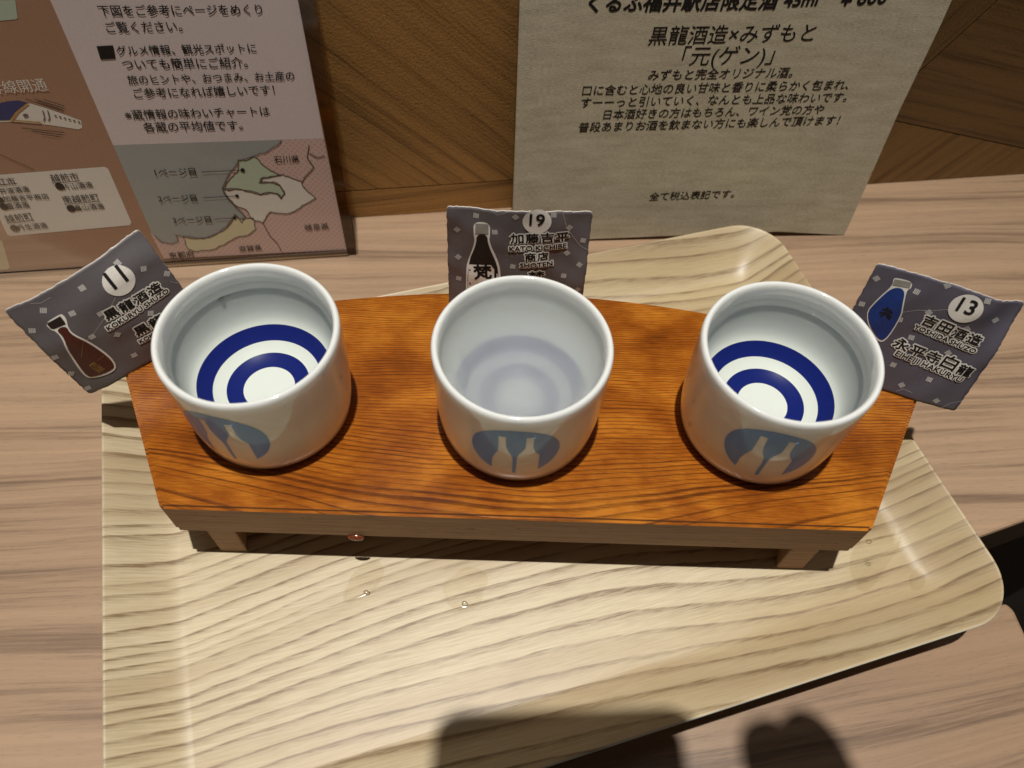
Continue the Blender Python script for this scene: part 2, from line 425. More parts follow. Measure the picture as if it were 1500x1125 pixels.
def chaikin(p, n=2):
    for _ in range(n):
        q = []
        for a, b in zip(p, p[1:] + p[:1]):
            q += [(a[0] * .75 + b[0] * .25, a[1] * .75 + b[1] * .25), (a[0] * .25 + b[0] * .75, a[1] * .25 + b[1] * .75)]
        p = q
    return p
class Print:
    """collects flat shapes; maps (u, v, level) to 3D with fn"""
    def __init__(s, fn): s.fn = fn; s.v = []; s.f = []
    def shape(s, pts, level, cell=None):
        bm = bmesh.new()
        f = bm.faces.new([bm.verts.new((x, y, 0)) for x, y in pts])
        f.normal_update(); bmesh.ops.triangulate(bm, faces=[f])
        if cell:
            for ax in (0, 1):
                lo = min(p[ax] for p in pts); hi = max(p[ax] for p in pts); q = lo + cell
                while q < hi:
                    no = (1, 0, 0) if ax == 0 else (0, 1, 0)
                    bmesh.ops.bisect_plane(bm, geom=list(bm.verts) + list(bm.edges) + list(bm.faces), plane_co=(q, q, 0), plane_no=no)
                    q += cell
        bm.verts.index_update(); o = len(s.v)
        s.v += [s.fn(p.co.x, p.co.y, level) for p in bm.verts]
        s.f += [tuple(o + p.index for p in f.verts) for f in bm.faces]
        bm.free()
    def text(s, st, p0, p1, level, flip=False, grow=0.0, n=6, cell=None, **kw):
        if flip: v, f = text_2d(st, (p0[0], -p0[1]), (p1[0], -p1[1]), **kw); v = [(a, -b) for a, b in v]
        else: v, f = text_2d(st, p0, p1, **kw)
        if cell:
            bm = bmesh.new(); bv = [bm.verts.new((a, b, 0)) for a, b in v]
            for q in f:
                try: bm.faces.new([bv[i] for i in q])
                except ValueError: pass
            for ax in (0, 1):
                lo = min(p[ax] for p in v); hi = max(p[ax] for p in v); q = lo + cell
                while q < hi:
                    bmesh.ops.bisect_plane(bm, geom=list(bm.verts) + list(bm.edges) + list(bm.faces), plane_co=(q, q, 0), plane_no=(1, 0, 0) if ax == 0 else (0, 1, 0))
                    q += cell
            bm.verts.index_update()
            v = [(p.co.x, p.co.y) for p in bm.verts]; f = [tuple(p.index for p in q.verts) for q in bm.faces]; bm.free()
        sh = [(0, 0)] + ([(grow * math.cos(2 * PI * i / n), grow * math.sin(2 * PI * i / n)) for i in range(n)] if grow else [])
        for j, (dx, dy) in enumerate(sh):
            o = len(s.v); s.v += [s.fn(a + dx, b + dy, level + j * 4e-6) for a, b in v]; s.f += [tuple(o + i for i in q) for q in f]
    def line(s, pts, w, level):
        for a, b in zip(pts[:-1], pts[1:]):
            d = Vector((b[0] - a[0], b[1] - a[1])); L = d.length
            if L < 1e-9: continue
            n = Vector((-d.y, d.x)) / L * w / 2; e = d / L * w * .3
            s.shape([(a[0] - e.x + n.x, a[1] - e.y + n.y), (b[0] + e.x + n.x, b[1] + e.y + n.y), (b[0] + e.x - n.x, b[1] + e.y - n.y), (a[0] - e.x - n.x, a[1] - e.y - n.y)], level)
    def disc(s, c, rx, ry, level, n=40, cell=None):
        s.shape([(c[0] + rx * math.cos(2 * PI * i / n), c[1] + ry * math.sin(2 * PI * i / n)) for i in range(n)], level, cell)
    def build(s, name, mat, parent):
        me = bpy.data.meshes.new(name); me.from_pydata(s.v, [], s.f); me.update()
        return obj(name, me, mat, parent)

D = json.loads(r'''{"menu":{"O":[-0.21272,0.08252,-0.004],"e":[0.99056,0.13712,-0.0],"W":147.68,"text":[["下図をご参考にページをめくり",77.03,102.8,129.07,101.52],["ご覧ください。",77.44,97.37,101.74,96.98],["グルメ情報、観光スポットに",78.13,89.74,124.26,88.94],["ついても簡単にご紹介。",78.46,84.76,120.18,83.89],["旅のヒントや、おつまみ、お土産の",78.33,79.49,135.32,78.59],["ご参考になれば嬉しいです！",78.74,74.4,127.39,73.62],["※蔵情報の味わいチャートは",73.11,66.44,123.97,65.61],["各蔵の平均値です。",77.92,61.34,113.02,60.48],["1ページ目",76.2,43.15,91.21,42.66],["2ページ目",73.82,31.58,88.34,31.18],["3ページ目",76.42,21.26,91.23,20.8],["石川県",121.58,46.21,131.09,45.97],["岐阜県",127.57,14.02,137.41,14.05],["滋賀県",98.61,5.33,108.08,5.37],["京都府",69.82,4.0,80.09,4.09],["越前市",38.01,42.94,48.13,43.17],["片山酒造",40.89,39.09,51.98,39.68],["井波酒造",17.74,38.84,28.62,39.22],["加藤吉平商店",17.53,35.34,34.15,35.57],["豊酒造",17.24,32.01,25.73,32.33],["南越前町",38.74,33.36,52.23,33.81],["畠山酒造",41.82,29.64,52.7,29.93],["越前町",14.4,26.16,24.85,26.92],["丹生酒造",17.08,22.11,28.45,22.58],["鯖江市",15.59,42.54,25.02,42.69],["幹線開通",31.91,78.03,51.22,78.57]],"poly":{"lilac":[[63.54,108.17],[65.0,56.68],[141.8,55.21],[141.37,105.72]],"map":[[65.0,56.68],[66.57,10.61],[67.31,3.94],[143.07,2.78],[141.8,55.21]],"sheet":[[-4.86,2.1],[143.02,2.39],[141.37,105.72]],"square":[[72.34,93.06],[77.72,93.18],[77.04,88.68],[72.07,88.55]],"pink":[[125.95,55.46],[124.16,53.4],[120.0,51.04],[115.57,49.73],[108.15,47.53],[101.63,39.84],[99.29,36.11],[100.51,31.51],[103.06,26.13],[105.11,22.45],[102.98,19.6],[101.07,23.92],[98.92,21.09],[96.74,18.23],[92.6,15.48],[85.98,12.88],[78.11,14.71],[75.41,15.52],[75.49,12.43],[72.72,11.39],[69.06,12.3],[65.98,17.44],[66.57,10.61],[67.31,3.94],[143.07,2.78],[141.8,55.21]],"green":[[108.09,48.06],[110.95,47.68],[114.09,49.29],[116.02,47.6],[116.8,45.63],[119.21,42.9],[122.97,40.49],[118.67,40.32],[114.73,39.57],[113.86,37.75],[119.02,37.42],[121.55,35.81],[122.6,32.35],[120.9,30.16],[119.93,32.52],[116.72,33.3],[113.17,32.39],[109.77,34.31],[105.68,35.14],[103.01,35.87],[100.08,35.5],[102.42,39.24],[104.79,41.28],[107.27,43.84]],"white":[[99.29,36.11],[101.34,34.86],[104.41,35.78],[109.64,33.76],[113.12,32.17],[117.13,32.93],[119.81,31.96],[120.84,29.82],[122.72,32.0],[121.62,36.14],[119.58,37.83],[114.89,38.13],[115.67,39.51],[123.52,40.9],[126.92,38.82],[130.02,37.51],[130.85,34.09],[134.39,29.27],[129.52,26.68],[126.18,24.55],[121.89,22.71],[115.28,24.12],[111.24,19.01],[107.26,21.1],[105.92,25.94],[103.33,27.28],[100.37,30.95]],"yellow":[[100.79,22.75],[102.43,21.44],[104.98,21.86],[107.87,21.66],[107.84,16.2],[104.02,13.4],[98.82,12.54],[94.79,10.34],[89.57,7.57],[81.31,6.69],[78.31,8.45],[78.05,14.47],[83.08,13.1],[88.09,13.34],[92.6,15.48],[96.59,17.63],[99.26,20.47]],"box":[[15.58,46.77],[58.86,48.02],[59.88,47.12],[60.27,22.65],[59.2,21.42],[12.9,19.57],[11.8,20.25],[12.59,32.33]],"navy":[[27.91,73.71],[35.9,75.15],[39.66,75.33],[42.49,74.29],[37.28,71.14],[34.15,68.32],[25.43,68.29]],"nose":[[42.49,74.29],[47.75,72.02],[53.29,69.14],[57.48,66.85],[56.84,64.01],[55.37,63.51],[46.04,65.72],[33.87,67.67],[25.01,67.37],[25.52,68.47],[34.15,68.32],[37.28,71.14]],"gold":[[42.29,74.39],[42.82,74.09],[37.77,70.93],[35.0,68.37],[41.67,67.37],[44.51,67.13],[43.05,66.64],[33.62,68.06],[36.96,71.16]],"eye":[[38.84,70.14],[40.05,70.45],[40.79,70.04],[40.32,69.32],[39.06,69.1]],"mint":[[43.96,108.78],[52.93,108.5],[51.33,103.04],[50.69,102.6],[40.86,102.0]],"lime":[[2.14,17.38],[8.64,17.73],[5.93,4.67],[4.78,3.36],[-4.52,2.84]],"win0":[[49.41,69.52],[50.08,69.3],[49.86,68.75],[49.19,68.97]],"win1":[[50.79,68.98],[51.46,68.76],[51.24,68.21],[50.58,68.43]],"win2":[[52.18,68.44],[52.85,68.22],[52.63,67.66],[51.96,67.89]],"win3":[[53.57,67.9],[54.24,67.68],[54.03,67.12],[53.35,67.34]],"win4":[[54.96,67.36],[55.64,67.13],[55.43,66.57],[54.75,66.8]],"win5":[[56.36,66.81],[57.04,66.59],[56.83,66.02],[56.15,66.25]],"door0":[[45.99,71.36],[46.4,71.34],[45.86,68.38],[45.0,67.29],[44.66,67.5],[45.52,68.59]],"door1":[[47.62,71.28],[48.03,71.26],[47.5,68.3],[46.64,67.21],[46.31,67.42],[47.17,68.51]]},"line":{"lead1":[[93.56,43.81],[108.92,43.74]],"lead2":[[91.03,32.37],[104.08,32.42]],"lead3":[[92.36,22.15],[100.67,22.28]],"track":[[24.55,55.15],[33.73,48.27]],"bor1":[[135.84,52.76],[134.19,47.6],[136.07,43.19],[131.73,39.07],[130.39,36.93]],"bor2":[[135.45,49.43],[137.91,47.39],[140.81,47.86]],"bor3":[[111.24,19.01],[112.77,12.12],[114.99,8.17],[115.74,4.25]],"sp1":[[42.29,75.75],[53.04,70.65]],"sp2":[[45.1,75.62],[53.63,71.73]],"sp3":[[48.25,75.29],[53.98,72.64]],"sp7":[[46.02,74.85],[52.84,71.21]],"sp4":[[36.51,65.07],[50.08,62.62]],"sp5":[[39.41,63.96],[49.12,61.7]],"sp6":[[42.14,62.37],[48.02,61.08]],"u1":[[18.98,42.64],[25.32,42.99]],"u2":[[37.76,42.31],[48.1,42.63]],"u3":[[38.53,32.82],[52.03,33.26]],"u4":[[14.15,25.6],[24.61,26.36]]},"dot":[[108.92,43.74,0.84],[104.08,32.42,0.72],[100.67,22.28,0.72],[39.84,40.78,2.16],[40.22,30.78,2.16],[15.85,23.14,2.16],[16.17,36.32,1.92],[16.23,33.2,2.04]]},"board":{"O":[0.00166,0.11284,-0.004],"e":[0.99656,0.08291,-0.0],"W":150.64,"text":[["くるふ福井駅店限定酒",23.14,98.87,90.96,99.71],["45ml",92.98,100.06,105.4,100.56],["￥600",113.82,100.36,130.36,101.03],["黒龍酒造×みずもと",46.11,87.24,107.65,88.2],["「元(ゲン)」",59.77,79.49,94.7,79.81],["みずもと完全オリジナル酒。",48.15,73.92,103.68,74.52],["口に含むと心地の良い甘味と香りに柔らかく包まれ、",23.55,68.15,127.42,69.56],["すーーっと引いていく、なんとも上品な味わいです。",23.78,63.25,128.45,64.48],["日本酒好きの方はもちろん、ワイン党の方や",32.75,58.33,120.68,59.5],["普段あまりお酒を飲まない方にも楽しんで頂けます！",23.63,53.09,128.77,54.76],["全て税込表記です。",56.86,20.68,93.63,21.44]],"out":[[-1.62,0.14],[34.3,0.87],[78.35,1.83],[118.73,2.62],[150.31,-0.1],[150.72,7.51],[152.23,61.44],[154.44,93.31],[154.25,102.59],[-2.12,103.02]]},"c11":{"text":[["黒龍酒造",19.46,17.35,38.65,18.91],["KOKURYU SHUZO",18.1,20.17,39.23,20.55],["黒龍",22.98,27.85,33.16,28.39],["KOKURYU",22.58,30.4,33.37,30.86],["11",26.01,9.13,32.63,10.33]],"poly":{"outline":[[5.94,8.08],[10.72,7.75],[11.49,8.13],[11.36,10.13],[10.3,11.99],[9.84,14.5],[11.8,19.75],[13.22,28.18],[12.63,32.86],[10.87,34.62],[4.71,33.21],[3.31,31.98],[3.26,28.86],[4.48,22.44],[5.33,18.22],[6.82,14.27],[6.74,11.47],[5.98,11.08]],"cap":[[6.36,8.41],[10.63,8.24],[10.53,10.05],[10.29,11.13],[6.84,10.83],[6.24,10.36]],"glass":[[7.07,11.23],[10.13,11.5],[9.34,14.46],[11.3,20.09],[12.62,28.24],[12.19,32.49],[10.75,33.69],[4.89,32.54],[3.87,31.57],[3.95,28.66],[4.99,22.49],[5.84,18.26],[7.33,14.31]],"gold":[[7.5,28.35],[9.18,28.34],[8.68,30.31],[8.77,31.83],[6.93,31.63],[6.75,30.26]],"band":[[6.66,27.95],[11.97,27.14],[11.9,27.48],[6.7,28.3]]},"dot":[[20.41,4.35],[8.19,4.65],[13.67,9.32],[1.9,8.9],[1.22,19.71],[0.85,27.81],[1.1,35.82],[12.09,37.99],[18.67,33.12],[19.2,23.06],[13.33,19.12],[37.51,9.55],[42.72,4.44],[42.09,15.07],[32.56,3.93],[30.89,22.88],[19.64,13.89]],"circ":[[29.73,8.23],[33.59,11.02],[27.21,12.01]],"crease":[[[25.86,11.91],[20.91,15.22],[13.16,18.98],[10.43,19.39]],[[41.51,17.8],[42.53,19.39],[43.39,19.87]],[[6.9,1.11],[9.0,2.36],[12.07,2.32]]],"WH":[43.28,38.68]},"c19":{"text":[["加藤吉平",19.91,12.32,39.03,10.83],["KATO KICHIBE",20.0,15.12,38.23,13.45],["商店",24.92,18.81,32.88,18.02],["SHOTEN",23.73,21.45,34.18,20.32],["梵",26.23,27.53,32.44,27.02],["19",25.31,5.9,31.99,5.4],["梵",8.83,26.76,14.43,26.28]],"poly":{"outline":[[8.38,4.78],[13.55,4.55],[13.62,9.13],[13.32,11.49],[16.67,19.72],[17.41,24.59],[17.7,35.98],[5.84,36.53],[5.93,22.92],[6.64,19.65],[8.81,12.72],[8.38,9.17]],"cap":[[8.96,5.35],[13.06,5.17],[13.11,8.75],[8.97,8.94]],"glass":[[9.4,9.12],[12.78,8.97],[12.99,12.53],[16.08,20.51],[16.61,24.63],[16.88,36.01],[6.39,36.51],[6.46,21.27],[9.24,13.21]],"paper":[[6.81,21.36],[14.07,20.81],[16.35,24.64],[16.79,36.02],[6.39,36.51]]},"dot":[[9.21,2.69],[3.15,8.4],[15.12,7.86],[21.39,2.15],[33.18,1.14],[38.57,5.8],[43.44,10.63],[38.58,15.53],[38.21,24.52],[43.08,19.91],[21.26,21.13],[3.43,18.94],[3.49,27.68],[43.46,30.13]],"circ":[[28.11,3.61],[32.93,3.39],[28.36,7.76]],"crease":[[[35.5,-0.89],[37.74,5.84],[42.63,12.73],[46.27,14.66]],[[12.48,-0.63],[15.82,1.43],[19.9,-0.0]]],"WH":[45.5,43.16]},"c13":{"text":[["吉田酒造",19.21,15.01,38.48,16.64],["YOSHIDA SHUZO",18.54,17.2,38.33,19.17],["永平寺白龍",15.31,25.51,41.41,27.95],["EIHEIJI HAKURYU",17.84,27.88,39.74,30.19],["13",25.5,7.83,32.88,7.06]],"poly":{"outline":[[6.23,3.65],[6.6,2.83],[11.53,2.78],[12.11,4.95],[11.2,5.82],[12.49,10.48],[13.86,14.39],[13.65,25.42],[10.21,25.03],[3.64,17.48],[4.93,11.13],[6.98,5.77]],"cap":[[6.57,3.42],[11.37,3.1],[11.67,4.95],[6.91,5.42]],"glass":[[7.27,5.93],[10.83,5.69],[12.11,10.63],[13.51,14.53],[13.31,24.67],[10.27,24.12],[3.95,17.36],[5.23,11.29]]},"dot":[[8.67,0.68],[1.94,4.94],[13.92,5.35],[20.66,0.86],[32.86,1.31],[38.44,6.92],[1.71,14.44],[20.09,10.61],[13.83,15.81],[32.35,11.93],[19.64,20.49],[31.76,21.75],[44.72,13.43],[44.35,24.12],[43.82,35.37],[36.91,39.46],[31.25,32.61],[24.76,37.6],[19.19,31.45]],"circ":[[28.63,5.72],[33.27,3.96],[30.66,9.72]],"crease":[[[39.53,41.64],[41.04,39.02],[43.37,37.21],[45.41,35.8]],[[13.43,12.99],[16.95,10.99],[20.35,9.8],[24.5,7.56]],[[24.24,40.37],[25.85,38.71],[28.83,39.0]]],"WH":[43.86,41.65]}}''')
ZT = -0.004
# ------------------------------------------------------------------ setting: floor, wall
bm = bmesh.new(); q = 3.0
bm.faces.new([bm.verts.new(p) for p in ((-q, -q, -.75), (q, -q, -.75), (q, q, -.75), (-q, q, -.75))])
tag(obj('floor', bm, M['floor']), None, None, kind='structure')

W0 = Vector((-.0711, .1248, ZT)); WE = Vector((.2511 + .0711, .1725 - .1248, 0)).normalized(); WN = Vector((-WE.y, WE.x, 0))
wall_bm = bmesh.new()
wall_mats = []
def plank(pts, ang, seed, k=1.0, gap=.0003):
    """one herringbone plank of the wall in wall coordinates (x along, z up), 6 mm proud of the backing"""
    cx = sum(p[0] for p in pts) / len(pts); cz = sum(p[1] for p in pts) / len(pts)
    k2 = len(pts); ins = []
    for i in range(k2):
        p0, p1, p2 = Vector(pts[i - 1]), Vector(pts[i]), Vector(pts[(i + 1) % k2])
        a, c = (p0 - p1).normalized(), (p2 - p1).normalized()
        nrm = Vector((-(p1 - p0).y, (p1 - p0).x)).normalized(); nr2 = Vector((-(p2 - p1).y, (p2 - p1).x)).normalized()
        m = (nrm + nr2); m = m / max(m.length_squared, .2) * 2
        ins.append(p1 + m * gap)
    b = bm_prism([tuple(p) for p in ins], 0, .003)
    for v in b.verts: v.co = Vector((v.co.x, v.co.z, v.co.y))
    bmesh.ops.recalc_face_normals(b, faces=b.faces)
    mi = len(wall_mats); wall_mats.append(wall_mat(ang, seed, k))
    me = bpy.data.meshes.new('tmp'); b.to_mesh(me); b.free()
    n0 = len(wall_bm.faces); wall_bm.from_mesh(me); wall_bm.faces.ensure_lookup_table()
    for f in wall_bm.faces[n0:]: f.material_index = mi
    bpy.data.meshes.remove(me)
def seam_z(x): return .0361 - .272 * (x - .2426)
def seamA_x(z): return .2407 - (.0616 - z) / 1.7233
TOPZ = .40
tipx, tipz = .2284, .0400
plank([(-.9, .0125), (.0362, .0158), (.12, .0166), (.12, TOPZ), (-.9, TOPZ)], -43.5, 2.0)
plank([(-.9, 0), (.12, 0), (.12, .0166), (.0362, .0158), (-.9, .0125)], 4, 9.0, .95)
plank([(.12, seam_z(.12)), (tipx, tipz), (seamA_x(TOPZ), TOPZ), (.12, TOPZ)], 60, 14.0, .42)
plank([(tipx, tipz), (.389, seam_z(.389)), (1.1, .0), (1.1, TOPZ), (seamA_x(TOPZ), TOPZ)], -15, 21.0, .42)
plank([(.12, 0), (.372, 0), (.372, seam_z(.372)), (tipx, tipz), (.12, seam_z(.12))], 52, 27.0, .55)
mi = len(wall_mats); wall_mats.append(M['table_edge'])
vs = [wall_bm.verts.new(p) for p in ((-.9, .004, 0), (1.1, .004, 0), (1.1, .004, TOPZ), (-.9, .004, TOPZ), (-.9, .03, 0), (1.1, .03, 0), (1.1, .03, TOPZ), (-.9, .03, TOPZ))]
for idx in ((0, 1, 2, 3), (5, 4, 7, 6), (3, 2, 6, 7), (1, 5, 6, 2), (4, 0, 3, 7), (4, 5, 1, 0)):
    f = wall_bm.faces.new([vs[i] for i in idx]); f.material_index = mi
wall = obj('wall', wall_bm, wall_mats)
wall.matrix_world = Matrix(((WE.x, WN.x, 0, W0.x), (WE.y, WN.y, 0, W0.y), (0, 0, 1, ZT), (0, 0, 0, 1)))
tag(wall, None, None, kind='structure')

# ------------------------------------------------------------------ counter and front table
def wally(x): return W0.y + (x - W0.x) * WE.y / WE.x
def edge_y(x): return -.0206 + .37 * (x - .1664)
ct = thing('counter', 'walnut laminate counter running along the foot of the wood panelled wall', 'counter', (0, 0, ZT))
pts = [(-.85, edge_y(-.85)), (.58, edge_y(.58)), (.60, wally(.60) + .02), (-.85, wally(-.85) + .02)]
o = obj('counter_top', bm_prism(pts, -.03, 0, .0012), M['table'], ct)
ap = [(-.84, edge_y(-.84) + .03), (.52, edge_y(.52) + .03), (.52, edge_y(.52) + .05), (-.84, edge_y(-.84) + .05)]
obj('apron', bm_prism(ap, -.70, -.0305), M['table_edge'], ct)
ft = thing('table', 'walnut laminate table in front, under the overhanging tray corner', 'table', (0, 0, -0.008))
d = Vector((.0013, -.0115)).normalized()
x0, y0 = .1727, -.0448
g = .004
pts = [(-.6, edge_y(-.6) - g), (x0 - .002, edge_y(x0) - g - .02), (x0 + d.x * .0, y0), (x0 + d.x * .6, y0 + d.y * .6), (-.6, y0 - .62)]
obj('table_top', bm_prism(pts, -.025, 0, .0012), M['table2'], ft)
obj('pedestal', bm_prism([(-.25, -.5), (-.19, -.5), (-.19, -.44), (-.25, -.44)], -.74 - -0.008, -.0252), M['table_edge'], ft)

# ------------------------------------------------------------------ serving tray
U0, U1, V0, V1 = (-0.13182, 0.13959, -0.09861, 0.07841)
HR = 0.01232
levels = [(.0200, 0.0), (.0180, .0003), (.0155, .0014), (.0115, .0042), (.0070, .0077), (.0035, .0103), (.0014, .0119), (.0009, .0122), (.0006, .0124), (.0002, .0124), (0.0, .0121), (.0005, .0110), (.0030, .0085), (.0110, .0008), (.0150, -.0022), (.0175, -.0036)]
bm = bmesh.new(); loops = []
for ins, z in levels:
    p = rrect(U0 + ins, U1 - ins, V0 + ins, V1 - ins, max(.0180 - ins, .005), 14)
    loops.append([bm.verts.new((x, y, z * HR / .0124 if z > 0 else z)) for x, y in p])
n = len(loops[0])
for k in range(len(loops) - 1):
    for i in range(n):
        f = bm.faces.new((loops[k][i], loops[k][(i + 1) % n], loops[k + 1][(i + 1) % n], loops[k + 1][i]))
        f.smooth = True
        if 9 <= k <= 10: f.material_index = 1
bm.faces.new(loops[0]); bm.faces.new(loops[-1][::-1])
bmesh.ops.recalc_face_normals(bm, faces=bm.faces)
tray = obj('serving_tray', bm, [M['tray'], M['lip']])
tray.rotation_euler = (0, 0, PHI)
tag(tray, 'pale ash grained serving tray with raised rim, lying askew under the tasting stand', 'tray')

# ------------------------------------------------------------------ tasting stand
H, TH, YF, AL, AR = 0.03463, 0.0173, -0.03657, -0.10114, 0.10848
st = thing('tasting_stand', 'glossy amber wooden stand carrying three cups, with bowed back and low feet', 'stand', (0, 0, 0))
def back_y(x): return .0508 - 1.42 * (x - .004) ** 2
L = (-.1325, back_y(-.1325)); Rr = (.1425, back_y(.1425))
top = [(AL, YF), (AR, YF)]
top += [(AR + (Rr[0] - AR) * t, YF + (Rr[1] - YF) * t) for t in (.25, .5, .75)]
N = 40
top += [(Rr[0] + (L[0] - Rr[0]) * i / N, back_y(Rr[0] + (L[0] - Rr[0]) * i / N)) for i in range(N + 1)]
top += [(AL + (L[0] - AL) * t, YF + (L[1] - YF) * t) for t in (.75, .5, .25)]
bm = bm_prism(top, H - TH, H)
bmesh.ops.bevel(bm, geom=[e for e in bm.edges if abs(e.verts[0].co.z - e.verts[1].co.z) < 1e-6 or e.calc_face_angle(0) > .35], offset=.0010, segments=2, affect='EDGES', clamp_overlap=True)
bm.normal_update()
for f in bm.faces: f.material_index = 0 if f.normal.z > .97 else (2 if f.normal.z > .20 else 1)
board = obj('top_board', bm, [M['stand'], M['edge'], M['worn']], st)
for xa, xb, dx in ((-0.09305, -0.08417, -.012), (0.0907, 0.0998, .012)):
    p = [(xa, YF + .0008), (xb, YF + .0008), (xb + dx, .018), (xa + dx, .018)]
    obj('foot', bm_prism(p, .0002, H - TH - .0001, .0004, 1), M['edge'], st)

# ------------------------------------------------------------------ cups
CUP_H = 0.0393; RO = .0255
outer = [(0, .0012), (.0185, .0012), (.0205, .0003), (.0212, .0), (.0220, .0003), (.0228, .0010), (.0235, .0022), (.0241, .0046), (.0245, .0080), (.0249, .013), (.0252, .020), (.0254, .028), (.0255, .0345)]
outer += [(.0255, CUP_H - .0018), (.02538, CUP_H - .0008), (.0250, CUP_H - .0002), (.0245, CUP_H), (.0240, CUP_H - .0002), (.0236, CUP_H - .0008), (.0234, CUP_H - .0018)]
inner = [(.0232, CUP_H - .0040), (.02285, .0310), (.0225, .0255), (.0220, .0215), (.0213, .0190), (.0205, .0176), (.0198, .0169), (.0180, .0150), (.0160, .0135), (.0142, .0126), (.0124, .0119), (.0100, .0111), (.0077, .0107), (.005, .0104), (0, .0103)]
prof = outer + inner
mats = []
for k in range(len(prof) - 1):
    a, b = prof[k], prof[k + 1]
    m = 0
    if k >= len(outer):
        rm = (a[0] + b[0]) / 2
        m = 3 if b[1] < .0325 else 0
        if .0160 < rm < .0198 or .0077 < rm < .0124: m = 1
    elif k < 5 and k >= 1: m = 2
    mats.append(m)
cup_me = bpy.data.meshes.new('cup_body'); _b = bm_lathe(prof, 128, mats); _b.to_mesh(cup_me); _b.free()
for p in cup_me.polygons: p.use_smooth = True
for m in (M['china'], M['cobalt'], M['foot_ring'], M['china_wet']): cup_me.materials.append(m)
def rad_at(z):
    for (r0, z0), (r1, z1) in zip(outer[3:15], outer[4:16]):
        if z0 <= z <= z1: return r0 + (r1 - r0) * (z - z0) / (z1 - z0)
    return .0255
# emblem in (arc mm, height mm): a blue disc with two white bottles standing in it
def emblem_shapes():
    c, r = (0.0, 21.4), 12.7
    lb = [(-6.6, None), (-6.6, 15.5), (-6.0, 18.6), (-4.9, 21.6), (-4.75, 24.4), (-4.75, 30.2), (-2.75, 30.4), (-2.6, 25.2), (-1.9, 22.4), (-.85, 19.6), (-.55, 17.0), (-.50, 9.0)]
    rb = [(.50, 9.0), (.62, 19.6), (1.2, 21.6), (2.5, 24.2), (2.75, 25.8), (2.75, 30.6), (4.75, 30.5), (4.85, 25.0), (5.4, 22.6), (6.9, 20.2), (7.0, None)]
    def cz(x): return c[1] - math.sqrt(r * r - x * x)
    poly = []
    a0 = math.atan2(cz(7.0) - c[1], 7.0); a1 = math.atan2(cz(-6.6) - c[1], -6.6)
    if a1 < a0: a1 += 2 * PI
    n = 72
    for i in range(n + 1):
        a = a0 + (a1 - a0) * i / n; poly.append((c[0] + r * math.cos(a), c[1] + r * math.sin(a)))
    poly += [p for p in lb if p[1] is not None] + [(0.5 if False else -.50, 8.9)] + rb[:-1]
    return poly
def cup_fn(u, v, lev):
    z = v / 1000; rr = rad_at(z) + .00006 + lev; a = u / 25.1 - PI / 2
    return (rr * math.cos(a), rr * math.sin(a), z)
ep = Print(cup_fn); ep.shape(emblem_shapes(), 0, .6)
em_me = bpy.data.meshes.new('emblem'); em_me.from_pydata(ep.v, [], ep.f); em_me.update(); em_me.materials.append(M['emblem'])
for p in em_me.polygons: p.use_smooth = True
cups = []
for x, y, dec, lab in [(-0.0737, -0.00063, -12.8, 'left white cup of clear sake with the card numbered 11 behind it'), (0.00271, -0.00167, -2.3, 'middle white cup holding milky sake that blurs its blue rings'), (0.07827, -0.00029, -12.5, 'right white cup of clear sake with the card numbered 13 beside it')]:
    t = thing('sake_cup', lab, 'cup', (x, y, H + .0001), (0, 0, R(dec)), 'porcelain cups in a row on the stand')
    o = bpy.data.objects.new('cup_body', cup_me); C.objects.link(o); o.parent = t
    o = bpy.data.objects.new('printed_emblem', em_me); C.objects.link(o); o.parent = t
    cups.append(t)

# sake in the cups
LV = .0322
def sake_top(z):
    return [(0, z), (.0195, z), (.0212, z + .00008), (.0220, z + .00025), (.0225, z + .0006), (.02275, z + .0011)]
sk_me = bpy.data.meshes.new('sake_surface'); _b = bm_lathe(sake_top(LV), 96); _b.to_mesh(sk_me); _b.free()
for p in sk_me.polygons: p.use_smooth = True
sk_me.materials.append(M['sake'])
for i, lab in ((0, 'clear sake filling the left cup, beside the card numbered 11'), (2, 'clear sake filling the right cup, beside the card numbered 13')):
    o = bpy.data.objects.new('sake', sk_me); C.objects.link(o); o.location = cups[i].location
    if sum(p.normal.z for p in sk_me.polygons) < 0: sk_me.flip_normals()
    tag(o, lab, 'sake', 'servings of sake in the cups')
body = [(r - .00012, z + .00012) for r, z in inner if z < LV - .0005]
prof2 = [(max(r, 0), z) for r, z in reversed(body)] + [(.0227, LV - .0004)] + [(r - .0001, z) for r, z in reversed(sake_top(LV))]
prof2[0] = (0, prof2[0][1]); prof2[-1] = (0, LV)
o = obj('sake', bm_lathe(prof2, 96), M['cloudy']); smooth(o, 50); o.location = cups[1].location
tag(o, 'milky cloudy sake blurring the rings in the middle cup', 'sake', 'servings of sake in the cups')

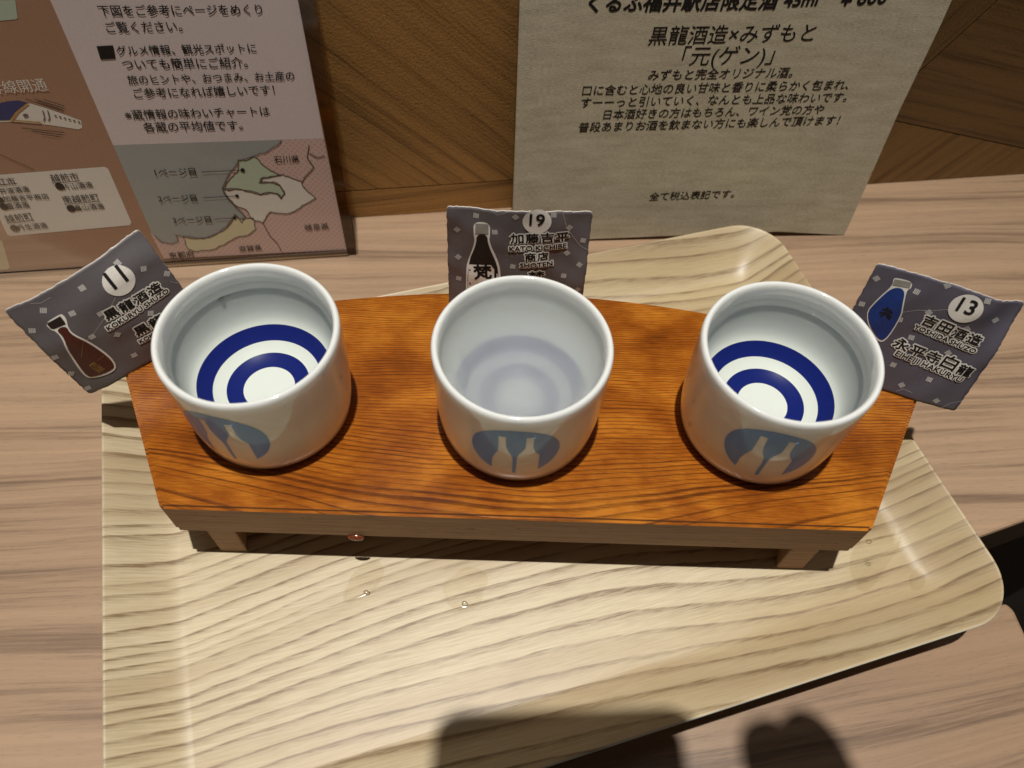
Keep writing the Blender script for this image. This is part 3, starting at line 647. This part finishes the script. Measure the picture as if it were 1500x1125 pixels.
# ------------------------------------------------------------------ number cards
def make_card(key, label, A, B, Cc, paper_m, glass_m, cap_m, bend, seed, extra):
    A, B, Cc = Vector(A), Vector(B), Vector(Cc)
    d = D[key]; Wd, Hd = d['WH']
    ex = (B - A).normalized(); ey = (Cc - A); ey = (ey - ex * ey.dot(ex)).normalized(); nn = -ex.cross(ey)   # towards the viewer
    base = A + ex * Wd / 2000 + ey * Hd / 1000
    rnd = random.Random(seed)
    wr = [(rnd.uniform(-1, 1), rnd.uniform(-1, 1), rnd.uniform(0, 6), rnd.uniform(.2, .5)) for _ in range(5)]
    def fn(u, v, lev):
        a, b = u / Wd, v / Hd
        off, dv = bend(a, b)
        w = 0
        for kx, ky, ph, am in wr:
            q = math.sin((kx * u + ky * v) * .36 + ph)
            w += am * (.5 * q + .5 * q * q) * .55
        p = A + ex * (u / 1000) + ey * ((v + dv) / 1000) + nn * ((off + w) / 1000 + lev) - base
        return tuple(p)
    root = thing('number_card', label, 'card', base, None, 'numbered cards behind the cups')
    # paper, 0.3 mm, with white cut edges
    n = 44; bm = bmesh.new(); g0 = []; g1 = []
    for j in range(n + 1):
        r0, r1 = [], []
        for i in range(n + 1):
            u, v = Wd * i / n, Hd * j / n
            if i in (0, n): u += rnd.uniform(-.14, .14)
            if j in (0, n): v += rnd.uniform(-.16, .16)
            # slightly rounded corners
            cu, cv = min(u, Wd - u), min(v, Hd - v); rc = 1.2
            if cu < rc and cv < rc:
                s = math.hypot(rc - cu, rc - cv)
                if s > rc:
                    k = rc / s; nu, nv = rc - (rc - cu) * k, rc - (rc - cv) * k
                    u = nu if u < Wd / 2 else Wd - nu; v = nv if v < Hd / 2 else Hd - nv
            r0.append(bm.verts.new(fn(u, v, 0))); r1.append(bm.verts.new(fn(u, v, -.0004)))
        g0.append(r0); g1.append(r1)
    for j in range(n):
        for i in range(n):
            f = bm.faces.new((g0[j][i], g0[j + 1][i], g0[j + 1][i + 1], g0[j][i + 1])); f.smooth = True
            f = bm.faces.new((g1[j][i], g1[j][i + 1], g1[j + 1][i + 1], g1[j + 1][i])); f.smooth = True
    for i in range(n):
        for a, b in (((0, i), (0, i + 1)), ((n, i), (n, i + 1)), ((i, 0), (i + 1, 0)), ((i, n), (i + 1, n))):
            f = bm.faces.new((g0[a[0]][a[1]], g0[b[0]][b[1]], g1[b[0]][b[1]], g1[a[0]][a[1]])); f.material_index = 1
    bmesh.ops.recalc_face_normals(bm, faces=bm.faces)
    obj('card_sheet', bm, [paper_m, M['papercut']], root)
    L1, L2, L3, L4 = .00010, .00019, .00030, .00040
    # silver flecks: little squares of four bars
    p = Print(fn)
    for k, (u, v) in enumerate(d['dot']):
        if not (.8 < u < Wd - .8 and .8 < v < Hd - .8): continue
        a = (0.0, .7)[k % 2] + rnd.uniform(-.2, .2); c, s = math.cos(a), math.sin(a)
        for i in range(4):
            x0 = -.85 + i * .44; pts = [(x0, -.85), (x0 + .31, -.85), (x0 + .31, .85), (x0, .85)]
            p.shape([(u + x * c - y * s, v + x * s + y * c) for x, y in pts], L1)
    p.build('fleck_pattern', M['fleck'], root)
    # number badge
    c0, cx, cy = d['circ']; rx = math.hypot(cx[0] - c0[0], cx[1] - c0[1]); ry = math.hypot(cy[0] - c0[0], cy[1] - c0[1]); rr = (rx + ry) / 2
    p = Print(fn); p.disc(c0, rr, rr, L2, 44, 1.2); badge = p.build('number_badge', M['cream'], root)
    # bottle picture
    p = Print(fn); p.shape(chaikin([tuple(q) for q in d['poly']['outline']]), L2, 1.5); bot = p.build('bottle_picture', M['cream'], root)
    p = Print(fn); p.shape(chaikin([tuple(q) for q in d['poly']['glass']]), L3, 1.5); p.build('bottle_glass', glass_m, bot)
    p = Print(fn); p.shape(d['poly']['cap'], L3, 1.5); p.build('bottle_cap', cap_m, bot)
    extra(d, fn, bot, L3, L4)
    p = Print(fn)
    for pts in d.get('crease', []):
        p = Print(fn); p.line(pts, .10, L1 + .00003); p.build('crease_mark', M['fleck'], root)
    # lettering: pale outline under dark letters
    po, pi, pn = Print(fn), Print(fn), Print(fn)
    for s, x0, y0, x1, y1 in d['text']:
        if s == '梵' and x0 < 20: continue
        if s.isdigit():
            w = rr * 1.02; pn.text(s, (c0[0] - w / 2, c0[1] + w * .36), (c0[0] + w / 2, c0[1] + w * .36), L3, True, grow=.12, cell=1.2); continue
        if ord(s[0]) > 256:
            n_ = len(s); dx, dy = (x1 - x0) / n_, (y1 - y0) / n_
            for i, ch in enumerate(s):
                q0 = (x0 + dx * (i + .08), y0 + dy * (i + .08) - .25); q1 = (x0 + dx * (i + .92), y0 + dy * (i + .92) - .25)
                po.text(ch, q0, q1, L2, True, grow=.50, n=12, res=2, cell=1.5, ysc=.88)
                pi.text(ch, q0, q1, L3, True, grow=.11, res=2, cell=1.5, ysc=.88)
        else:
            po.text(s, (x0, y0 + .1), (x1, y1 + .1), L2 + .00005, True, grow=.42, n=12, res=2, cell=1.5, ysc=.95)
            pi.text(s, (x0, y0 + .1), (x1, y1 + .1), L3 + .00003, True, grow=.07, res=2, cell=1.5, ysc=.95)
    po.build('lettering_outline', M['cream'], root); pi.build('lettering', M['ink'], root)
    pn.build('badge_number', M['ink'], badge)
    return root

def extra11(d, fn, bot, L3, L4):
    p = Print(fn); c = d['poly']['gold']; cx = sum(q[0] for q in c) / 6; cy = sum(q[1] for q in c) / 6
    a, b = d['poly']['band'][0], d['poly']['band'][1]; dx, dy = b[0] - a[0], b[1] - a[1]; L = math.hypot(dx, dy); dx, dy = dx / L, dy / L
    p.line([a, b], .12, L4)
    for i, s in enumerate('黒龍'):
        ox, oy = cx - dy * (i * 2.3 - 1.3), cy + dx * (i * 2.3 - 1.3)
        p.text(s, (ox - dx * 1.2 - dy * .8, oy - dy * 1.2 + dx * .8), (ox + dx * 1.2 - dy * .8, oy + dy * 1.2 + dx * .8), L4, True, res=2)
    g = d['poly']['glass']; m = (sum(q[0] for q in g) / len(g) + .3, sum(q[1] for q in g) / len(g) - 1.2)
    for i in range(7):
        p.line([(m[0] - 1.4 + i * .5, m[1] + 1.6 - i * .65), (m[0] - .9 + i * .5, m[1] + .8 - i * .62)], .10, L4)
    p.build('gold_print', M['goldink'], bot)
def extra19(d, fn, bot, L3, L4):
    p = Print(fn); p.shape(d['poly']['paper'], L4, 1.5); lab = p.build('bottle_label', M['cream'], bot)
    t = [q for q in d['text'] if q[0] == '梵' and q[1] < 20][0]
    p = Print(fn); p.text('梵', (t[1], t[2]), (t[3], t[4]), L4 + .00006, True, grow=.22, res=2)
    p.line([(t[1] - 1.6, t[2] - 3.5), (t[1] - 1.6, t[2] + 2.5)], .5, L4 + .00006); p.line([(t[3] + 1.2, t[2] - 3.9), (t[3] + 1.2, t[2] - .8)], .8, L4 + .00006)
    p.build('label_lettering', M['ink'], bot)
def extra13(d, fn, bot, L3, L4):
    p = Print(fn); g = d['poly']['glass']; cx = sum(q[0] for q in g) / len(g) - .2; cy = sum(q[1] for q in g) / len(g) + .4
    for pts in ([(-1.6, -.8), (.2, -1.2), (1.4, -.4)], [(-1.8, .6), (-.2, .1), (1.7, .9)], [(-.6, -1.8), (-.2, .2), (-1.0, 1.6)], [(.8, -.9), (.4, .9), (1.6, 1.8)]):
        p.line([(cx + x, cy + y) for x, y in pts], .55, L4)
    p.build('emblem_print', M['bottle_black'], bot)
sm = lambda t: max(0., min(1., t)) ** 2 * (3 - 2 * max(0., min(1., t)))
def bend11(a, b): return (-1.6 * sm((a - .6) / .4) * 1.3 - 2.2 * sm((.25 - b) / .25) * sm((a) / .9) + 1.6 * math.sin(PI * b) - 1.2 * sm((.2 - a) / .2), 0.9 * math.sin(PI * a * 1.0) * (1 - b) - .0)
def bend13(a, b): return (-2.6 * sm((a - .78) / .22) * sm((.45 - b) / .45) * 1.5 + 1.2 * math.sin(PI * a) - .8 * b, -.9 * math.sin(PI * min(1, a * 1.2)) * (1 - b))
def bend19(a, b): return (1.5 * math.sin(PI * a) - 2.2 * sm((a - .70) / .30) * sm((.7 - b) / .7), 1.6 * sm((a - .72) / .28) * (1 - b) + .5 * math.exp(-((a - .33) / .07) ** 2) * (1 - b) ** 4)
make_card('c11', 'crumpled grey card numbered 11 with a dark brown bottle, tilted left of its cup', (-.1447, .0061, .0693), (-.1107, .0320, .0761), (-.1344, .0024, .0322), M['cardpaper'], M['bottle_brown'], M['capdark'], bend11, 3, extra11)
make_card('c19', 'grey card numbered 19 with a white labelled black bottle, upright behind the middle cup', (-.0215, .0475, .0777), (.0240, .0475, .0777), (-.0208, .0400, .0352), M['cardpaper'], M['bottle_black'], M['capgrey'], bend19, 8, extra19)
make_card('c13', 'violet grey card numbered 13 with a blue bottle, leaning right of its cup', (.1100, .0331, .0746), (.1511, .0178, .0740), (.1051, .0215, .0352), M['cardpaper_blue'], M['bottle_blue'], M['capgrey'], bend13, 5, extra13)

# ------------------------------------------------------------------ laminated guide and kraft board leaning on the wall
def plane_root(name, label, cat, d, lean):
    O = Vector(d['O']); e = Vector(d['e']).normalized(); n = Vector((-e.y, e.x, 0)); up = n * math.sin(R(lean)) + Vector((0, 0, math.cos(R(lean))))
    y = up.cross(e)
    m = Matrix((e, y, up)).transposed().to_4x4()
    return thing(name, label, cat, O, m.to_euler())
fnp = lambda u, v, lev: (u / 1000, -lev, v / 1000)

dm = D['menu']
mr = plane_root('laminated_guide', 'brown laminated guide sheet with a lilac text panel and pastel map, leaning on the wall', 'guide', dm, 9)
TOPM = 138.0
def ext(p, q, t):   # extend the line p->q to height t
    k = (t - p[1]) / (q[1] - p[1]); return (p[0] + (q[0] - p[0]) * k, t)
sh = dm['poly']['sheet']
outline = [(-95, 1.2), (sh[0][0], sh[0][1]), (sh[1][0], sh[1][1]), ext(sh[1], sh[2], TOPM), (-95, TOPM)]
bm = bm_prism(outline, -.0006, 0.0)
for v in bm.verts: v.co = Vector((v.co.x / 1000, v.co.z + .0006, v.co.y / 1000))
bmesh.ops.recalc_face_normals(bm, faces=bm.faces)
sheet = obj('print_sheet', bm, M['menu_brown'], mr)
LV_ = .00008
def pr(name, polys, mat, level, parent=mr):
    p = Print(fnp)
    for q in polys: p.shape(q, level)
    return p.build(name, mat, parent)
P = dm['poly']
def coast(pts, closed=True, keep=0, amp=.33):
    out = []; n_ = len(pts); r_ = random.Random(77)
    for i in range(n_):
        a, b = pts[i], pts[(i + 1) % n_]; out.append(tuple(a))
        L_ = math.hypot(b[0] - a[0], b[1] - a[1])
        if i >= n_ - keep or L_ < 1.2: continue
        k = 2 if L_ < 3 else 3
        for j in range(1, k):
            t = j / k; w = r_.uniform(-amp, amp)
            out.append((a[0] + (b[0] - a[0]) * t - (b[1] - a[1]) / L_ * w, a[1] + (b[1] - a[1]) * t + (b[0] - a[0]) / L_ * w))
    return out
nland = len(P['pink']) - 5
land_line = coast(P['pink'], keep=5)
for k in ('green', 'white', 'yellow'): P[k] = coast(P[k])
P['pink'] = land_line
lil = [ext(P['lilac'][1], P['lilac'][0], TOPM - 4), P['lilac'][1], P['lilac'][2], ext(P['lilac'][2], P['lilac'][3], TOPM - 4)]
panel = pr('text_panel', [lil], M['lilac'], LV_)
mp = pr('map_panel', [P['map']], M['sea'], LV_)
pr('map_land', [P['pink']], M['pink'], 2 * LV_, mp)
pr('map_green_area', [P['green']], M['green'], 3 * LV_, mp)
pr('map_white_area', [P['white']], M['pale'], 3 * LV_, mp)
pr('map_yellow_area', [P['yellow']], M['yellow'], 3 * LV_, mp)
pl = Print(fnp)
for k in ('green', 'white', 'yellow'): pl.line(P[k] + [P[k][0]], .38, 4 * LV_)
pl.line(P['pink'][:len(P['pink']) - 5], .35, 4 * LV_)
for k in ('bor1', 'bor2', 'bor3'): pl.line(dm['line'][k], .40, 4 * LV_)
pl.build('map_outlines', M['outline'], mp)
box = pr('brewery_box', [P['box']], M['pale'], LV_)
train = pr('train_picture', [P['nose']], M['pale'], LV_)
pr('train_roof', [P['navy']], M['navy'], 2 * LV_, train)
pr('train_stripe', [P['gold']], M['gold'], 3 * LV_, train)
pr('train_windows', [P[k] for k in P if k.startswith('win') or k.startswith('door')] + [P['eye']], M['outline'], 3 * LV_, train)
pr('mint_patch', [P['mint']], M['mint'], LV_); pr('lime_patch', [P['lime']], M['yellow'], LV_)
pt, pbx, pmx, pwt = Print(fnp), Print(fnp), Print(fnp), Print(fnp)
pt.shape(P['square'], 3 * LV_)
for i, (s, a, b, c, d_) in enumerate(dm['text']):
    if i < 8: pt.text(s, (a, b), (c, d_), 3 * LV_, grow=.028, n=4)
    elif i < 15:
        pmx = Print(fnp); pmx.text(s, (a, b), (c, d_), 5 * LV_, grow=.02, n=4, res=2); pmx.build('map_lettering', M['ink'], mp)
    elif s == '幹線開通': pwt.text(s, (a, b), (c, d_), 3 * LV_, res=2)
    else: pbx.text(s, (a, b), (c, d_), 3 * LV_, grow=.012, n=4, res=2)
for k, q in zip(('lead1', 'lead2', 'lead3'), dm['dot'][:3]):
    pp = Print(fnp); pp.line(dm['line'][k], .25, 5 * LV_); pp.disc(q[:2], q[2], q[2], 5 * LV_ + .00002, 20); pp.build('map_pointer', M['ink'], mp)
for q in dm['dot'][3:]: pbx.disc(q[:2], q[2] * .75, q[2] * .75, 3 * LV_, 24)
for k in ('u1', 'u2', 'u3', 'u4'): pbx.line(dm['line'][k], .22, 3 * LV_)
for k in ('sp1', 'sp2', 'sp3', 'sp4', 'sp5', 'sp6', 'sp7', 'track'): pt.line(dm['line'][k], .22, 3 * LV_)
pt.build('lettering', M['ink'], panel); pbx.build('box_lettering', M['ink'], box)
pwt.build('train_lettering', M['cream'], train)
# clear pouch: wider than the print on the right and below, rounded corner
xr = dm['W']
film = [(-96, -2.3), (xr - 3, -.9)] + [(xr - 3 + 3 * math.sin(R(a)), 2.1 - 3 * math.cos(R(a))) for a in (20, 45, 70, 90)] + [(xr - .4, TOPM + 3), (-96, TOPM + 3)]
bm = bm_prism(film, 0, .0020)
for v in bm.verts: v.co = Vector((v.co.x / 1000, v.co.z - .0007, (v.co.y + .9) / 1000))
bmesh.ops.recalc_face_normals(bm, faces=bm.faces)
obj('clear_pouch', bm, M['film'], mr)
M['seal'] = clear('pouch_sealed_border', (.80, .75, .68), 1.5, .10, 1.0)
for q in ([(xr - 4.6, 3.0), (xr - .9, 3.0), (xr - .9, TOPM), (xr - 6.6, TOPM)], [(-95.5, -1.6), (xr - 4, -.4), (xr - 4.6, 2.0), (-95.5, .9)]):
    bm = bm_prism(q, 0, .0004)
    for v in bm.verts: v.co = Vector((v.co.x / 1000, v.co.z - .0013, (v.co.y + .9) / 1000))
    bmesh.ops.recalc_face_normals(bm, faces=bm.faces)
    obj('pouch_seal', bm, M['seal'], mr)

db = D['board']
br = plane_root('menu_board', 'tall grey kraft card sign with black Japanese lettering, leaning on the wall', 'sign', db, 9)
o_ = [tuple(q) for q in db['out']]
TOPB = 126.0
right = ext(o_[6], o_[8], TOPB)
outl = o_[:9] + [right, (-.9, TOPB)]
outl = [o_[0], o_[1], o_[2], o_[3], o_[4], o_[5], o_[6], o_[7], right, (-1.0, TOPB)]
bm = bm_prism(outl, 0, .0032)
for v in bm.verts: v.co = Vector((v.co.x / 1000, v.co.z, v.co.y / 1000))
bmesh.ops.recalc_face_normals(bm, faces=bm.faces)
bmesh.ops.bevel(bm, geom=list(bm.edges), offset=.0004, segments=2, affect='EDGES', clamp_overlap=True)
obj('card_panel', bm, M['kraft'], br)
p1, p2 = Print(fnp), Print(fnp)
for i, (s, a, b, c, d_) in enumerate(db['text']):
    if i < 3: p1.text(s, (a, b), (c, d_), LV_, grow=.20, n=8, shear=.12)
    else: p2.text(s, (a, b), (c, d_), LV_, grow=.045, n=4, shear=.10)
p1.build('heading', M['ink'], br); p2.build('lettering', M['ink'], br)

# ------------------------------------------------------------------ drops and wet patches
def drop(name, label, cat, loc, rx, ry, h, mat, seed, group=None, rot=None, wob=.12):
    rnd = random.Random(seed); n, k = 40, 7
    ph = [rnd.uniform(0, 6) for _ in range(3)]
    bm = bmesh.new(); rings = []
    for j in range(k):
        t = j / (k - 1); z = h * math.cos(t * PI / 2) ** .9 if t < 1 else 0.0; s = math.sin(t * PI / 2)
        ring = []
        for i in range(n):
            a = 2 * PI * i / n; w = 1 + wob * (math.sin(2 * a + ph[0]) + .6 * math.sin(3 * a + ph[1]) + .4 * math.sin(5 * a + ph[2]))
            ring.append((rx * s * w * math.cos(a), ry * s * w * math.sin(a), z))
        rings.append([bm.verts.new(ring[0])] if j == 0 else [bm.verts.new(p) for p in ring])
        if j == 0: rings[0][0].co = (0, 0, h)
    for j in range(k - 1):
        for i in range(n):
            q = (i + 1) % n
            if j == 0: bm.faces.new((rings[0][0], rings[1][i], rings[1][q]))
            else: bm.faces.new((rings[j][i], rings[j + 1][i], rings[j + 1][q], rings[j][q]))
    bmesh.ops.recalc_face_normals(bm, faces=bm.faces)
    for f in bm.faces: f.smooth = True
    o = obj(name, bm, mat); o.location = loc
    if rot: o.rotation_euler = rot
    return tag(o, label, cat, group)
DROPS = [('wet_patch', 'wet patch on the tray left of the other, below the amber drop', 'puddle', (-0.04473, -0.04429, 0.0003), 0.0075, 0.005, 0.0005, 1, 'water drops and wet patches on the tray', 0.9), ('wet_patch', 'round wet patch on the tray below the middle cup', 'puddle', (-0.01196, -0.046, 0.0003), 0.0075, 0.0065, 0.0006, 2, 'water drops and wet patches on the tray', 0.2), ('wet_patch', 'broad wet patch at the right end of the tray', 'puddle', (0.12688, -0.02698, 0.0003), 0.016, 0.007, 0.0005, 3, 'water drops and wet patches on the tray', 0.9), ('wet_patch', 'wet patch in the right hand corner of the tray rim', 'puddle', (0.14393, -0.03841, 0.0003), 0.011, 0.006, 0.0004, 6, 'water drops and wet patches on the tray', 0.4), ('water_drop', 'bright bead of water at the near edge of the left wet patch', 'drop', (-0.04357, -0.04832, 0.0003), 0.001, 0.0008, 0.0008, 9, 'water drops and wet patches on the tray', 0), ('water_drop', 'bright bead of water at the near edge of the round wet patch', 'drop', (-0.01192, -0.05091, 0.0003), 0.001, 0.0008, 0.0008, 10, 'water drops and wet patches on the tray', 0), ('water_drop', 'small drop on the tray just off the right front corner of the stand', 'drop', (0.12447, -0.02534, 0.0003), 0.0009, 0.0008, 0.0006, 4, 'water drops and wet patches on the tray', 0), ('water_drop', 'small drop on the tray behind the right foot of the stand', 'drop', (0.12229, -0.03342, 0.0003), 0.0008, 0.0007, 0.0005, 7, 'water drops and wet patches on the tray', 0), ('water_drop', 'drop on the tray near its rounded right corner', 'drop', (0.14271, -0.03468, 0.0003), 0.0011, 0.001, 0.0007, 8, 'water drops and wet patches on the tray', 0)]
for nm, lab, cat, loc, rx, ry, h, sd, grp, rz in DROPS:
    drop(nm, lab, cat, loc, rx, ry, h, M['drop'], sd, grp, (0, 0, rz))
for lab, ci, ang, z, r, sgn, sd in [('drop inside the left cup above the sake, biggest of the two there', 0, -143.6, 0.02978, 0.001, -1, 1), ('smaller drop inside the left cup above the sake', 0, -149.1, 0.03003, 0.0006, -1, 2), ('drop on the outer wall of the left cup, nearer its rim', 0, 61.8, 0.03617, 0.0006, 1, 3), ('drop on the right hand side of the outer wall of the left cup', 0, 78.0, 0.02566, 0.0006, 1, 4), ('drop on the left side of the outer wall of the right cup, upper one', 2, -74.7, 0.02077, 0.0006, 1, 5), ('drop on the left side of the outer wall of the right cup, lower one', 2, -70.8, 0.01038, 0.0007, 1, 6)]:
    cx, cy = cups[ci].location.x, cups[ci].location.y; a = R(ang); rr = (rad_at(z) if sgn > 0 else .0231)
    n = Vector((math.sin(a), -math.cos(a), 0)) * sgn
    o = drop('water_drop', lab, 'drop', Vector((cx, cy, H + .0001 + z)) + Vector((math.sin(a), -math.cos(a), 0)) * (rr + sgn * .00004), r, r * 1.15, r * .7, M['drop'], sd, 'water drops clinging to the cups')
    o.rotation_euler = n.to_track_quat('Z', 'Y').to_euler()
drop('amber_drop', 'amber drop hanging from the front edge of the stand', 'drop', (-0.0461, -0.03667, 0.01752), .0026, .0014, .0012, M['amber'], 5, None, (R(90), 0, 0), .05)

# ------------------------------------------------------------------ the phone taking the picture and the hand holding it (behind the lens, casting the shadow in front)
ph = thing('smartphone', 'black smartphone held sideways above the tray, taking the picture', 'phone', cam_pos - mw.to_3x3() @ Vector((0, 0, -1)) * .004)
ph.rotation_euler = mw.to_euler()
def rbox(x0, x1, y0, y1, z0, z1, r):
    return bm_prism(rrect(x0, x1, y0, y1, r, 6), z0, z1, .0008)
obj('phone_body', rbox(-.0135, .056, -.092, .0600, .0, .0085, .008), M['phone'], ph)
obj('phone_screen', rbox(-.0115, .054, -.090, .0580, .0086, .0089, .007), M['screen'], ph)
def chain(verts, radii, edges):
    me = bpy.data.meshes.new('hand'); me.from_pydata(verts, edges, []); me.update()
    o = bpy.data.objects.new('person', me); C.objects.link(o)
    sk = o.modifiers.new('s', 'SKIN'); sk.use_smooth_shade = True
    for i, r in enumerate(radii): me.skin_vertices[0].data[i].radius = (r, r)
    me.skin_vertices[0].data[0].use_root = True
    ss = o.modifiers.new('d', 'SUBSURF'); ss.levels = 2; ss.render_levels = 2
    me.materials.append(M['skin'])
    return o
# palm behind the right end of the phone, four fingers over its back edge, thumb below, forearm running to the viewer
V = [(.090, -.010, .022), (.105, -.060, .050), (.150, -.15, .15), (.21, -.25, .28)]
Rd = [.021, .022, .025, .032]; E = [(0, 1), (1, 2), (2, 3)]
def finger(pts, r):
    base = len(V); V.extend(pts); Rd.extend([r * (1 - .09 * i) for i in range(len(pts))])
    E.append((0, base)); E.extend((base + i, base + i + 1) for i in range(len(pts) - 1))
finger([(.084, .018, .024), (.0865, .046, .018), (.0885, .0590, .008), (.084, .059, -.002)], .0118)
finger([(.098, .014, .020), (.103, .040, .010), (.1005, .0575, .000), (.092, .056, -.008)], .0118)
finger([(.088, .004, .006), (.078, .014, -.004), (.062, .014, -.008), (.046, .012, -.008)], .0085)
finger([(.090, -.022, .006), (.080, -.016, -.005), (.064, -.014, -.008), (.049, -.015, -.008)], .0078)
finger([(.080, .022, .024), (.068, .036, .017), (.056, .036, .0125)], .0150)
finger([(.078, -.002, .030), (.064, .004, .024), (.048, .008, .0175)], .0105)
hand = chain(V, Rd, E)
hand.matrix_world = Matrix.Translation(Vector(ph.location) - cam_x * .007 - cam_y * .004) @ mw.to_3x3().to_4x4()
tag(hand, 'bare hand gripping the right end of the phone', 'person')
